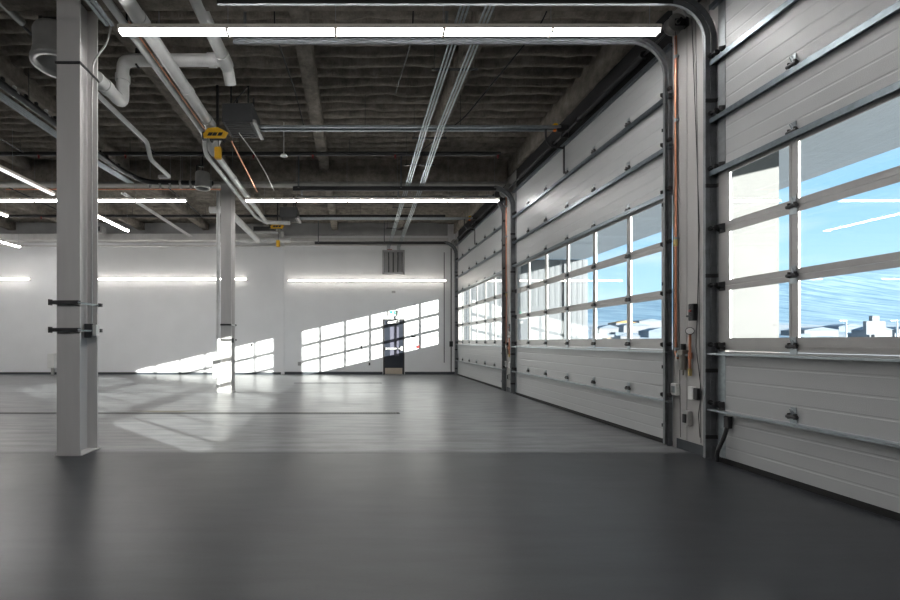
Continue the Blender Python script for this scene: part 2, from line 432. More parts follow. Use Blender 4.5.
# ------------------------------------------------------------------ overhead doors
J=[.05,.55,1.16,1.83,2.43,3.02,3.60,4.21,4.82]
MUL=[.76,1.605,2.45,3.295,4.14]
TH=.05
def section_profile(z0,z1):
    prof=[]; n=4
    hgt=(z1-z0)/n
    prof.append((XD,z0+.003))
    for i in range(1,n):
        zc=z0+i*hgt; prof += [(XD,zc-.012),(XD+.0020,zc-.004),(XD+.0020,zc+.004),(XD,zc+.012)]
    prof += [(XD,z1-.003),(XD+TH,z1-.003),(XD+TH,z0+.003)]
    return prof
hinge_mesh=None
def hinge_mb():
    h=MB(); h.c=0
    h.box(-.006,0,-.022,.022,.012,.085); h.box(-.006,0,-.03,.03,-.07,-.012)
    h.c=1
    h.cyl((-.018,-.042,0),(-.018,.042,0),.017,10)
    h.box(-.03,-.002,-.030,-.022,-.02,.03); h.box(-.03,-.002,.022,.030,-.02,.03)
    h.c=0
    h.tube([(-.008,-.012,.03),(-.03,-.01,.07),(-.03,.01,.07),(-.008,.012,.03)],.003,6)
    return h
def bracket_mb(s):
    h=MB(); h.c=0
    h.box(-.008,0,-.035,.035,-.05,.04); h.prism([(0,-.04),(-.06,.0),(-.06,.035),(0,.045)],'y',-.03,-.024); h.prism([(0,-.04),(-.06,.0),(-.06,.035),(0,.045)],'y',.024,.03)
    h.c=1
    h.cyl((-.045,s*.02,.02),(-.045,s*.125,.02),.008,8); h.cyl((-.045,s*.09,.02),(-.045,s*.115,.02),.026,12)
    return h
def make_door(root,y0):
    y1=y0+W
    global hinge_mesh,brk
    def put(src,parent,loc,name):
        ro=parent
        c=bpy.data.objects.new(name,src); col.objects.link(c); c.parent=parent
        c.location=(loc[0]-root.location[0],loc[1]-root.location[1],loc[2]-root.location[2]); return c
    s=MB(); s.box(XD+.005,XD+.045,y0,y1,0.0,.045); s.box(XD-.004,XD+.054,y0,y1,.03,.06); s.build('bottom_seal','rubber',root)
    for i in range(8):
        z0,z1=J[i],J[i+1]
        if i in (2,3,4):
            f=MB(); g0,g1=((1.28,1.79),(1.875,2.385),(2.475,2.985))[i-2]
            fx0,fx1=XD,XD+.026
            f.box(fx0,fx1,y0,y1,z0+.002,g0); f.box(fx0,fx1,y0,y1,g1,z1-.002)
            ed=[y0]+[y0+m for m in MUL]+[y1]
            f.box(fx0,fx1,y0,y0+.12,g0,g1); f.box(fx0,fx1,y1-.12,y1,g0,g1)
            for m in MUL: f.box(fx0,fx1,y0+m-.027,y0+m+.027,g0,g1)
            # raised glazing beads
            panes=[]
            lo=[y0+.12]+[y0+m+.027 for m in MUL]; hi=[y0+m-.027 for m in MUL]+[y1-.12]
            for a,b in zip(lo,hi):
                t=.012
                f.box(fx0-.003,fx0+.006,a-.004,a+t,g0,g1); f.box(fx0-.003,fx0+.006,b-t,b+.004,g0,g1)
                f.box(fx0-.003,fx0+.006,a,b,g0-.004,g0+t); f.box(fx0-.003,fx0+.006,a,b,g1-t,g1+.004)
            if i==2: f.box(fx0-.012,fx0+.001,y0,y1,1.205,1.215)
            sec=f.build('glazed_section','alu',root)
            for a,b in zip(lo,hi):
                g=MB(); g.box(XD+.008,XD+.014,a-.004,b+.004,g0-.004,g1+.004); g.build('glass_pane','glass',sec)
        else:
            f=MB(); f.prism(section_profile(z0,z1),'y',y0,y1); sec=f.build('solid_section','door',root)
            for s_,(a,b) in zip((-1,1),((y0-.001,y0+.085),(y1-.085,y1+.001))):
                g=MB(); g.box(XD-.004,XD-.0005,a,b,z0+.004,z1-.004); g.box(XD-.004,XD+TH,a if s_<0 else b-.001,a+.001 if s_<0 else b,z0+.004,z1-.004); g.build('end_stile','galv' if i<2 else 'track',sec)
        # horizontal reinforcing strut near the joint above
        zs={0:z1-.012,1:z1-.035,4:3.035,5:z1-.012,6:z1-.012,7:z1-.03}.get(i)
        if i in (0,1):
            g=MB(); g.box(XD-.075,XD-.07,y0-.06,y1+.06,zs-.008,zs+.010); g.box(XD-.075,XD,y0-.06,y1+.06,zs+.007,zs+.010); g.box(XD-.075,XD,y0-.06,y1+.06,zs-.008,zs-.005); g.build('strut','galv',sec)
        elif zs:
            g=MB(); a=.042; g.box(XD-.055,XD,y0-.06,y1+.06,zs-a/2,zs-a/2+.003); g.box(XD-.055,XD,y0-.06,y1+.06,zs+a/2-.003,zs+a/2); g.box(XD-.055,XD-.052,y0-.06,y1+.06,zs-a/2,zs+a/2)
            g.box(XD-.055,XD-.052,y0-.06,y1+.06,zs-a/2-.012,zs-a/2); g.build('strut','strut',sec)
        if i<7:
            for m in MUL: put(hinge_mesh,sec,(XD-.001-(.0 if i not in (0,1,4,5,6) else .0),y0+m,z1+.055 if i not in(2,3) else z1),'hinge')
        for s_,yy in ((-1,y0+.045),(1,y1-.045)):
            if i<7: put(brk[s_],sec,(XD-.001,yy,z1+.045 if i not in(2,3) else z1),'roller_bracket')
t=hinge_mb().build('hinge',['galv','dark']); hinge_mesh=t.data; bpy.data.objects.remove(t)
brk={}
for s_ in (-1,1):
    t=bracket_mb(s_).build('roller_bracket',['dark','dark']); brk[s_]=t.data; bpy.data.objects.remove(t)

def door_root(n,y0,label):
    r=bpy.data.objects.new('door_%d'%n,None); r.location=(XD,y0,0); col.objects.link(r); r['kind']='structure'
    r['label']=label; r['category']='overhead door'; return r
d2=door_root(2,Y0,'pale sectional overhead door between the two copper-piped piers, view of the hills')
make_door(d2,Y0)
d1=copy_tree(d2,shift=(0,PITCH,0),label='pale sectional overhead door nearest the back wall'); d1.name='door_1'
d3=copy_tree(d2,shift=(0,-PITCH,0),label='pale sectional overhead door nearest the viewer, cut off by the frame edge'); d3.name='door_3'

# ------------------------------------------------------------------ tracks
R=.42; XT=3.745; ZT=4.86; XE=-1.45
path=[(XT,.02),(XT,ZT-R)]+arc(XT-R,ZT-R,R,0,90,12)[1:]+[(XE,ZT)]
def make_tracks(y0):
    roots=[]
    for s_,ye,txt in ((-1,y0-.045,'near'),(1,y0+W+.085,'far')):
        r=thing('door_track','','track',(XT,ye,0),'door tracks')
        c=MB(); w=.055; d=.03
        # open C channel, mouth toward the door
        o=-1*s_
        prof=[(-w/2,o*0),(-w/2,o*d),(w/2,o*d),(w/2,0),(w/2-.005,0),(w/2-.005,o*(d-.005)),(-w/2+.005,o*(d-.005)),(-w/2+.005,0)]
        c.sweep_xz(path,prof,ye-o*.0); c.build('roller_channel','track',r)
        a=MB()
        a.box(XT+.028,XW-.002,ye+o*.030,ye+o*.035,0,4.3); a.box(XW-.006,XW-.001,ye+o*.035,ye+o*.11,0,4.3)
        a.build('wall_angle','track',r)
        h=MB(); h.box(XE,XT-R+.05,ye+o*.03,ye+o*.034,ZT-.03,ZT+.06); h.box(XE,XT-R+.05,ye+o*.03,ye+o*.085,ZT+.056,ZT+.06)
        h.build('horizontal_angle','dark',r)
        fl_=MB()
        pp=[(XT+.03,4.25),(XT+.03,ZT-R)]+arc(XT-R,ZT-R,R+.03,0,90,10)[1:]
        pr2=[(0,o*.031),(0,o*.035),(-.06,o*.035),(-.06,o*.031)]
        fl_.sweep_xz(pp,pr2,ye); fl_.build('curve_plate','track',r)
        for zz in (.25,.95,1.95,2.9,3.8):
            b_=MB(); b_.box(XT-.035,XW-.004,ye+o*.036,ye+o*.042,zz-.02,zz+.02); b_.box(XW-.008,XW-.002,ye+o*.036,ye+o*.12,zz-.02,zz+.02); b_.build('wall_bracket','dark',r)
        for xh in (XE+.12,1.1):
            hg=MB()
            hg.box(xh,xh+.004,ye+o*.03,ye+o*.07,ZT+.03,5.70); hg.box(xh,xh+.035,ye+o*.03,ye+o*.034,ZT+.03,5.70)
            hg.build('hanger','track',r)
        roots.append(r)
    return roots
tr=make_tracks(Y0)
names={0:'middle overhead door',1:'overhead door nearest the back wall',-1:'overhead door nearest the viewer'}
for k in (0,1,-1):
    for i,r in enumerate(tr):
        if k==-1 and i==0: continue
        lab='curved steel track at the %s edge of the %s'%(('near','far')[i],names[k])
        if k==0: r['label']=lab
        else: copy_tree(r,shift=(0,k*PITCH,0),label=lab)

# ------------------------------------------------------------------ torsion shafts above the doors
def make_shaft(y0):
    r=thing('torsion_shaft','','spring shaft',(3.72,y0,5.0),'torsion shafts')
    X,Z=3.72,4.93
    s=MB(); s.cyl((X,y0-.30,Z),(X,y0+W+.30,Z),.016,10); s.build('shaft','black',r)
    for a,b in ((y0+.35,y0+1.9),(y0+2.8,y0+4.35)):
        c=MB(); n=int((b-a)/.011); pts=[]
        c.cyl((X,a,Z),(X,b,Z),.042,14); c.cyl((X,a-.03,Z),(X,a,Z),.052,14); c.cyl((X,b,Z),(X,b+.03,Z),.052,14)
        c.build('spring','spring_shade',r)
    for yy in (y0-.20,y0+W+.20):
        c=MB(); c.cyl((X,yy-.035,Z),(X,yy+.035,Z),.085,24); c.cyl((X,yy-.042,Z),(X,yy-.035,Z),.105,24); c.cyl((X,yy+.035,Z),(X,yy+.042,Z),.105,24); c.cyl((X,yy-.05,Z),(X,yy+.05,Z),.03,12)
        c.build('cable_drum','greypipe',r)
        c=MB(); c.cyl((X,yy-.01,Z),(X+.06,yy-.01,.15),.003,5); c.build('lift_cable','dark',r)
    for yy in (y0-.24,y0+W/2,y0+W+.24):
        c=MB(); c.box(X-.03,XW-.003,yy-.004,yy+.004,Z-.04,Z+.04); c.box(XW-.012,XW-.003,yy-.03,yy+.03,Z-.06,Z+.06); c.build('bearing_bracket','dark',r)
    return r
sh=make_shaft(Y0); sh['label']='black spring shaft and cable drums above the middle overhead door'
copy_tree(sh,shift=(0,PITCH,0),label='black spring shaft and cable drums above the overhead door nearest the back wall')
copy_tree(sh,shift=(0,-PITCH,0),label='black spring shaft and cable drums above the overhead door nearest the viewer')

# ------------------------------------------------------------------ trolley openers
def make_opener(y0):
    yc=y0+W/2
    r=thing('door_opener','','door opener',(-2.0,yc,4.99),'door openers')
    b=MB(); b.bbox(-2.25,-1.72,yc-.36,yc+.24,4.99,5.31,.015); b.build('motor_housing','opener',r)
    g=MB()
    for i in range(8): g.box(-2.2,-1.78,yc-.32+i*.068,yc-.285+i*.068,4.978,4.992)
    g.build('grille','black',r)
    e=MB(); e.box(-1.72,-1.66,yc-.37,yc+.25,4.965,5.02); e.build('end_plate','alu',r)
    rl=MB()
    for s_ in (-.06,.06): rl.box(-1.75,3.66,yc+s_-.014,yc+s_+.014,5.035,5.07)
    rl.box(-1.75,3.66,yc-.07,yc+.07,5.070,5.075)
    for x in (-1.2,0.2,1.6,3.0): rl.box(x,x+.05,yc-.07,yc+.07,5.07,5.08)
    rl.build('rail','galv',r)
    h=MB(); h.box(3.64,3.80,yc-.05,yc+.05,5.02,5.10); h.build('header_bracket','dark',r)
    h=MB(); h.box(3.55,3.62,yc-.03,yc+.03,5.075,5.13); h.build('limit_tag','yellow',r)
    h=MB(); h.box(3.56,3.60,yc-.02,yc+.02,5.00,5.035); h.build('release_handle','orange',r)
    a=MB()
    a.tube(bend([(3.42,yc,5.03),(3.42,yc,4.86),(3.50,yc,4.73),(3.75,yc,4.70)],.08),.018,8); a.box(3.735,3.75,yc-.022,yc+.022,4.27,4.74); a.box(3.745,XD-.06,yc-.03,yc+.03,4.25,4.30)
    a.build('door_arm','black',r)
    for x in (-2.15,-1.85):
        for s_ in (-.2,.18): c=MB(); c.box(x,x+.03,yc+s_,yc+s_+.004,5.30,5.70); c.build('hanger','dark',r)
    c=MB(); c.tube([(-2.15,yc-.2,5.32),(-1.85,yc-.2,5.68)],.008,6); c.build('brace','dark',r)
    for x in (.2,1.9): c=MB(); c.cyl((x,yc,5.075),(x,yc,5.70),.005,6); c.build('hanger_rod','dark',r)
    return r
op=make_opener(Y0); op['label']='dark trolley opener with long rail serving the middle overhead door'
copy_tree(op,shift=(0,PITCH,0),label='dark trolley opener with long rail serving the overhead door nearest the back wall')
# cord reels
def make_reel(y,zb,label):
    r=thing('cord_reel',label,'cord reel',(-2.4,y,4.86),'cord reels')
    x=-2.36; y_r=0
    b=MB(); b.cyl((x-.10,y,4.82),(x+.10,y,4.82),.085,18); b.cyl((x-.115,y,4.80),(x-.10,y,4.80),.10,18); b.cyl((x+.10,y,4.80),(x+.115,y,4.80),.10,18); b.build('drum','black',r)
    c=MB(); 
    pr=[(x-.19,4.71),(x+.17,4.71),(x+.22,4.80),(x+.05,4.89),(x-.12,4.88),(x-.20,4.78)]
    c.prism(pr,'y',y-.14,y-.11); c.build('side_cover','yellow',r)
    s=MB()
    for k in (-.08,.0,.09): s.prism([(x+k-.05,4.745),(x+k+.02,4.745),(x+k+.05,4.80),(x+k-.02,4.80)],'y',y-.146,y-.139)
    s.build('cover_slot','black',r)
    f=MB(); f.box(x-.02,x+.02,y-.02,y+.02,4.90,5.68); f.box(x-.26,x-.20,y-.03,y+.03,4.74,4.87); f.build('mount','dark',r)
    q=MB(); q.cyl((x+.02,y-.02,4.77),(x+.02,y-.02,zb+.1),.007,6); q.build('cord','black',r)
    k=MB(); k.bbox(x-.04,x+.07,y-.06,y+.02,zb-.10,zb+.10,.01); k.build('outlet_box','yellow',r)
    return r
make_reel(7.35,4.50,'yellow and black cord reel hanging beside the nearer door opener')
make_reel(13.15,4.27,'small yellow and black cord reel hanging beside the farther door opener')

# ------------------------------------------------------------------ columns
def make_column(y,name_lab,lower):
    x0,x1=-3.26,-3.005; y1=y+.33; xc=(x0+x1)/2
    r=thing('steel_column',name_lab,'column',(xc,y+.165,0),kind='thing')
    b=MB(); tf=.018
    b.box(x0,x1,y,y+tf,0,5.12); b.box(x0,x1,y1-tf,y1,0,5.12); b.box(xc-.012,xc+.012,y+tf,y1-tf,0,5.12)
    b.build('shaft','colm',r)
    p=MB(); p.bbox(x0-.02,x1+.02,y-.001,y1+.02,0,.012,.003); p.build('base_plate','colm',r)
    for z in lower:
        q=MB(); q.box(x0-.045,x1+.01,y-.045,y-.003,z-.02,z+.02); q.c=1
        q.cyl((x0-.03,y-.02,z),(x0-.03,y1+.04,z),.005,6); q.cyl((x1+.008,y-.05,z),(x1+.008,y1+.05,z),.005,6)
        q.box(x1-.01,x1+.004,y-.01,y1+.02,z-.015,z-.005)
        q.c=0; q.box(x0-.045,x1+.03,y1+.003,y1+.04,z-.02,z+.02); q.box(x0-.06,x0-.045,y-.05,y,z-.032,z+.032)
        q.build('clamp_channel',['dark','galv'],r)
    return r
c1=make_column(4.66,'pale grey steel column closest to the viewer, clamped with channel straps',(1.684,1.384))
s=MB(); zc=4.31; s.box(-3.27,-3.0,4.645,4.658,zc-.012,zc+.012); s.box(-3.003,-2.992,4.645,5.0,zc-.012,zc+.012); s.build('strap','dark',c1)
s=MB(); s.tube(bend([(-2.80,4.92,4.95),(-2.86,4.92,4.70),(-3.02,4.92,4.50),(-3.035,4.92,4.1),(-3.035,4.92,1.46)],.08),.011,8); s.build('conduit','greypipe',c1)
s=MB(); s.c=0; s.bbox(-3.09,-3.0,4.86,4.95,1.30,1.46,.005); s.c=1; s.bbox(-3.0,-2.955,4.87,4.94,1.32,1.45,.005); s.build('switch_box',['dark','white'],c1)
c2=make_column(10.41,'pale grey steel column farther back with a white box on its side pipe',(1.66,1.29))
s=MB(); s.cyl((-3.30,10.34,0.02),(-3.30,10.34,4.9),.045,14)
for z in (.05,2.2,1.35): s.cyl((-3.30,10.34,z),(-3.30,10.34,z+.05),.055,14)
s.build('downpipe','pvc',c2)
s=MB(); s.bbox(-3.40,-3.20,10.20,10.30,.37,.98,.01); s.build('pipe_guard','white',c2)
s=MB(); s.bbox(-3.02,-2.95,10.42,10.48,1.22,1.33,.004); s.build('switch_box','dark',c2)

# ------------------------------------------------------------------ strip lights
def strip_x(name_lab,xr,y,z,n,wall=False,s=1.0,mat='lamp',left_end=None):
    L=1.187 if wall else 1.216; x0=xr-n*L
    r=thing('strip_light',name_lab,'light',((x0+xr)/2,y,z),'strip lights')
    h=MB(); hh=.048*s
    h.box(x0,xr,y-.052,y+.052,z+.014,z+.014+hh) if not wall else h.box(x0,xr,y,y+.06,z-.035,z+.035)
    h.build('housing','housing',r)
    for i in range(n):
        d=MB(); a=x0+i*L+.012; b_=x0+(i+1)*L-.012
        if wall: d.bbox(a,b_,y-.03,y,z-.028,z+.028,.008)
        else:
            d.prism([(y-.040,z+.012),(y-.042,z-.004),(y-.034,z-.014),(y+.034,z-.014),(y+.042,z-.004),(y+.040,z+.012)],'x',a,b_)
        d.build('diffuser','lampwall' if wall else mat,r)
    if not wall:
        for a in (x0,xr):
            e=MB(); e.box(a-.012,a+.008,y-.046,y+.046,z-.016,z+.012+hh); e.build('end_cap','housing',r)
        for i in range(1,n):
            e=MB(); e.box(x0+i*L-.014,x0+i*L+.014,y-.050,y+.050,z-.024,z+.064)
            e.build('joint_cap','housing',r)
        for i in range(n+1):
            w=MB(); xx=min(max(x0+i*L,x0+.1),xr-.1); w.cyl((xx,y,z+.05),(xx,y,5.68),.0025,5); w.build('suspension_wire','galv',r)
        for i in range(1,n):
            w=MB(); xx=x0+i*L; w.tube([(xx-.3,y,z+.062),(xx-.15,y,z+.10),(xx-.05,y,z+.085),(xx,y,z+.062)],.004,5)
            w.build('power_lead','dark',r)
    return r
strip_x('long lit strip light nearest the viewer, hung across between column and doors',3.44,4.80,4.746,5)
strip_x('lit strip light hung across the hall level with the farther column, right run',3.48,10.22,4.635,5)
strip_x('lit strip light hung across the hall, run passing behind the nearest column',-4.03,10.22,4.635,5)
strip_x('lit strip light on the back wall above the exit door',3.46,YB-.061,3.53,5,wall=True)
strip_x('lit strip light on the back wall seen between the two columns',-4.04,YB-.061,3.59,5,wall=True)
strip_x('lit strip light on the back wall at the left edge of the view',-12.2,YB-.061,3.59,2,wall=True)
strip_x('strip light hung across the hall behind the viewer',3.44,-.79,4.73,5)
strip_x('strip light hung across the hall behind the viewer, left run',-4.03,-.79,4.73,5)
strip_x('lit strip light hung across the hall in the far left bay',-11.53,10.22,4.635,3)
def strip_y(lab,x,y0,y1,z,mat='lamp'):
    r=thing('strip_light',lab,'light',(x,(y0+y1)/2,z),'strip lights running back')
    h=MB(); h.box(x-.05,x+.05,y0,y1,z+.012,z+.06); h.build('housing','housing',r)
    n=max(1,round((y1-y0)/1.216)); L=(y1-y0)/n
    for i in range(n):
        d=MB(); d.bbox(x-.035,x+.035,y0+i*L+.012,y0+(i+1)*L-.012,z-.02,z+.011,.006); d.build('diffuser',mat,r)
    w=MB()
    for i in range(n+1):
        yy=min(max(y0+i*L,y0+.05),y1-.05); w.cyl((x,yy,z+.06),(x,yy,5.66),.0025,5)
    w.build('suspension_wire','galv',r)
strip_y('strip light running toward the back wall at upper left, left of the nearest column',-7.07,6.4,10.0,4.70,'lampdim')
strip_y('strip light running toward the back wall, emerging right of the nearest column',-7.07,10.9,13.3,4.70)
strip_y('strip light running toward the back wall, cut by the left edge',-9.55,9.2,11.7,4.70)
strip_y('short strip light by the back wall at the far left',-11.95,13.4,15.2,4.62)

# ------------------------------------------------------------------ overhead pipes
def pipe(name,pts,r,mat,label,cat,group=None,rb=.15,fit=None,n=14):
    m=MB(); m.tube(bend(pts,rb),r,n)
    if fit:
        for (a,b_,rr) in fit: m.cyl(a,b_,rr,n)
    o=m.build(name,mat); tag(o,label,cat,group); return o
def PX(px,py,Y): return ((px-354)/425*Y, Y, H+(341-py)/425*Y)
Z1=5.0
t=thing('vent_pipe','thick white pipe running back under the deck above the nearer cord reel','pipe',(-2.49,5,Z1),'white pipes')
m=MB(); m.tube([(-2.49,Y_F+.1,Z1),(-2.49,7.2,Z1)],.085,16)
for y in (3.2,4.9,6.3,7.15): m.cyl((-2.49,y,Z1),(-2.49,y+.12,Z1),.095,16)
m.build('pipe','pvc',t)
m=MB(); m.tube(bend([(-2.49,7.15,Z1),(-2.49,7.75,Z1),(-2.62,7.85,4.85),(-2.62,8.0,4.82)],.12),.10,14); m.cyl((-2.62,7.7,4.85),(-2.40,7.6,5.02),.06,12); m.build('elbow','pvc',t)
m=MB(); m.tube(bend([(-2.66,7.9,4.86),(-2.66,12.9,4.86),(-1.95,12.95,4.86)],.2),.06,12)
for y in (9.3,10.9): m.cyl((-2.66,y,4.86),(-2.66,y+.12,4.86),.072,12)
m.build('far_run','pvc',t)
m=MB()
for y in (2.5,5.6,9.0,12.2): m.cyl((-2.57,y,4.95),(-2.57,y,5.70),.004,5)
m.build('hanger_rod','galv',t)
pipe('drain_pipe',[(-2.70,Y_F+.1,4.99),(-2.70,7.7,4.99),(-2.84,8.1,4.84),(-2.84,12.3,4.84),(-2.6,12.75,4.80)],.045,'pvc','thinner white pipe running back alongside the thick white pipe','pipe','white pipes',.2,
     [((-2.84,10.0,4.84),(-2.84,10.12,4.84),.057)])
pipe('gas_pipe',[(-2.60,4.9,4.95),(-2.60,7.5,4.95)],.008,'copper','thin copper line between the two white pipes before the cord reel','pipe')
pipe('copper_line',[(-2.22,7.7,4.88),(-2.32,10.2,4.84)],.012,'copper','thin copper line running back from the nearer cord reel','pipe')
pipe('white_cable',[(-2.0,7.4,4.88),(-1.9,8.2,4.84),(-1.85,8.9,4.78),(-1.9,10.1,4.84)],.008,'white','white flexible cable drooping behind the nearer door opener','cable')
t=thing('cross_pipe','white horizontal pipe crossing from the nearest column to a downturned elbow','pipe',(-2.5,5.9,5.16),'white pipes')
m=MB(); m.tube(bend([(-3.21,5.30,4.55),(-3.21,5.9,4.55),(-3.21,5.9,5.16),(-1.84,5.9,5.16)],.14),.082,16); m.build('pipe','pvc',t)
for a_,b_ in (((-3.21,5.9,4.86),(-3.21,5.9,4.95)),((-3.21,5.45,4.55),(-3.21,5.55,4.55)),((-2.02,5.9,5.16),(-1.92,5.9,5.16))):
    m=MB(); m.cyl(a_,b_,.095,16); m.build('coupling','pvc',t)
m=MB(); m.tube(bend([(-1.80,Y_F+.1,5.16),(-1.80,6.05,5.16),(-1.80,6.2,5.0)],.14),.082,16); m.cyl((-1.80,5.75,5.16),(-1.80,6.02,5.16),.096,16); m.build('branch_pipe','pvc',t)
m=MB(); m.box(-2.76,-2.72,5.86,5.94,5.07,5.30); m.cyl((-2.74,5.9,5.24),(-2.74,5.9,5.70),.005,5); m.box(-3.02,-2.99,5.86,5.94,5.07,5.30); m.cyl((-3.0,5.9,5.24),(-3.0,5.9,5.7),.012,6); m.build('clamp','black',t)
pipe('grey_conduit_pipe',[(-4.06,Y_F+.1,5.17),(-4.06,5.20,5.16)],.045,'greypipe','grey pipe coming in from the top left corner to the round fixture','pipe')
pipe('rainwater_pipe',[(-3.85,5.66,4.96),(-3.85,7.9,4.96),(-3.85,8.05,4.70),(-3.86,8.9,4.70),(-4.1,8.95,4.72)],.04,'pvc','thin white pipe zigzagging down to a short stub near the black sprinkler pipe','pipe','white pipes',.07)
# clamped black pipe and conduits at left
t=thing('clamped_pipe','black pipe with pale clamps running back on the left, turning across the hall','pipe',(-5.26,7,5.06),'black pipes')
pts=bend([(-5.3,Y_F+.1,5.09),(-5.2,9.3,5.06),(-4.95,10.05,5.02),(-3.35,10.08,5.0)],.3)
m=MB(); m.tube(pts,.056,12); m.build('pipe','black',t)
for i in range(20):
    y=5.2+i*.22; xx=-5.3+(y+3)*(.1/12.3)
    m=MB(); m.cyl((xx,y,5.072),(xx,y+.045,5.072),.062,12); m.box(xx-.02,xx+.02,y,y+.04,5.12,5.18); m.build('pipe_clamp','pvc' if i%3==0 else 'dark',t)
for i in range(7):
    x=-4.85+i*.24
    m=MB(); m.cyl((x,10.07,5.01),(x+.05,10.07,5.01),.062,12); m.box(x,x+.04,10.05,10.09,4.88,4.96); m.cyl((x+.02,10.07,5.05),(x+.02,10.07,5.68),.005,5); m.build('pipe_clamp','greypipe',t)
m=MB()
for y in (5.4,6.9,8.4): m.cyl((-5.28,y,5.12),(-5.28,y,5.70),.005,5)
m.build('hanger_rod','dark',t)
for i in range(4):
    x=-5.46-i*.05
    pipe('steel_conduit',[(x,Y_F+.1,5.10),(x+.02,9.0+i*.02,5.08),(x+.22,10.1,5.02)],.014,'galv','thin steel conduit in the bunch of four below the black clamped pipe','conduit','conduits below the clamped pipe',.3,n=8)
for i in range(2):
    x=-5.8-i*.08
    pipe('steel_conduit',[(x,10.75,5.0),(x,15.2,5.0)],.022,'pvc','pale conduit pair running back beyond the farther girder at left','conduit','far left conduits',.3,n=8)
# conduit bunches right of centre
for g,(xa,nc,txt) in enumerate(((1.17,3,'left'),(1.44,3,'right'))):
    for i in range(nc):
        x=xa+i*.045
        x2=x+.0
        pipe('steel_conduit',[(x+(.02 if g else 0),Y_F+.1,5.0),(x+(.03 if g else 0.02),7.4,4.98),(x+.05+(.07 if g else 0),10.2,4.93),(x+.13+(.16 if g else 0)*.7,YB-.30,4.93),(x+.13+(.16 if g else 0)*.7-.05,YB-.06,4.80),(x+.13+(.16 if g else 0)*.7-.05,YB-.06,4.64)],.013,'galv',
             'shiny steel conduit in the %s bunch of three above the wall vent'%txt,'conduit','conduits in the %s bunch'%txt,.15,n=8)
for y in (1.2,4.4,5.9,7.9,9.1,12.0,14.2):
    m=MB(); m.box(1.08,1.72,y-.012,y+.012,5.02,5.045); m.cyl((1.12,y,5.03),(1.12,y,5.7),.004,5); m.cyl((1.68,y,5.03),(1.68,y,5.46),.004,5)
    lab={1.2:'before the near strip light',4.4:'just before the near strip light',5.9:'first past the near strip light',7.9:'just past the nearer opener rail',9.1:'before the farther girder',12.0:'beyond the farther girder',14.2:'closest to the back wall'}[y]
    tag(m.build('trapeze_hanger','dark'),'dark trapeze hanger under the conduit bunches, '+lab,'hanger','trapeze hangers')
# black sprinkler mains
def sprinkler(y,z,x0,x1,label,heads):
    t=thing('sprinkler_pipe',label,'sprinkler pipe',((x0+x1)/2,y,z),'sprinkler pipes')
    m=MB(); m.cyl((x0,y,z),(x1,y,z),.045,12); m.build('pipe','black',t)
    for x in heads:
        m=MB(); m.cyl((x,y,z-.05),(x,y,z+.04),.03,10); m.cyl((x,y,z-.10),(x,y,z-.05),.018,8); m.build('sprinkler_head','red',t)
    m=MB()
    for k in range(int((x1-x0)/2.4)): m.cyl((x0+.9+k*2.4,y,z),(x0+.9+k*2.4,y,5.68),.006,5)
    m.build('hanger_rod','dark',t)
sprinkler(9.3,5.36,X_L+.1,3.2,'black sprinkler pipe with red heads crossing before the farther girder',[-11,-6.9,-5.0,-3.05,-2.2,-.9,.9,3.15])
sprinkler(14.0,5.38,X_L+.1,3.0,'black sprinkler pipe crossing near the back wall',[-10.3,-8.6,-3.9])
for i,(x,y0,y1) in enumerate(((-7.2,6.4,9.3),(-4.35,5.2,9.3),(-9.3,10.8,14.0),(-5.0,10.8,14.0))):
    pipe('branch_pipe',[(x,y0,5.40),(x,y1,5.37)],.018,'black','thin black branch pipe %s'%['at the left edge before the farther girder','right of the nearest column before the farther girder','at the left beyond the farther girder','between the columns beyond the farther girder'][i],'pipe',None,n=8)
# round fixtures
def round_fix(x,y,z,r,h,label):
    t=thing('round_ceiling_fixture',label,'ceiling fixture',(x,y,z),'round fixtures')
    m=MB(); n=28; m.smooth=True
    rings=[(r*.86,z+h),(r*.92,z+h*.9),(r*.90,z+h*.45),(r*.94,z+h*.28),(r*.94,z+h*.20),(r,z+h*.12),(r,z),(r*.80,z),(r*.76,z+h*.15),(r*.7,z+h*.5)]
    vs=[];fs=[]
    for (rr,zz) in rings:
        for j in range(n): a=2*math.pi*j/n; vs.append((x+rr*math.cos(a),y+rr*math.sin(a),zz))
    for i in range(len(rings)-1):
        for j in range(n): j2=(j+1)%n; fs.append((i*n+j,i*n+j2,(i+1)*n+j2,(i+1)*n+j))
    fs += [tuple(range(n)),tuple((len(rings)-1)*n+j for j in range(n))]
    m.add(vs,fs); m.build('hood','greypipe',t)
    b=MB(); b.box(x-r*.75,x-r*.6,y-.05,y+.05,z+h*.8,z+h*1.45); b.box(x-r*.75,x+.02,y-.03,y+.03,z+h*1.38,z+h*1.45); b.cyl((x,y,z+h),(x,y,5.7),.012,8); b.build('mounting_bracket','dark',t)
round_fix(-3.66,5.28,4.66,.30,.42,'large grey round open-bottomed fixture half hidden by the nearest column')
round_fix(-3.42,9.60,4.70,.17,.36,'small pale round open-bottomed fixture just left of the farther column')
m=MB(); m.bbox(0,0.001,0,0.001,0,.001,.0001)
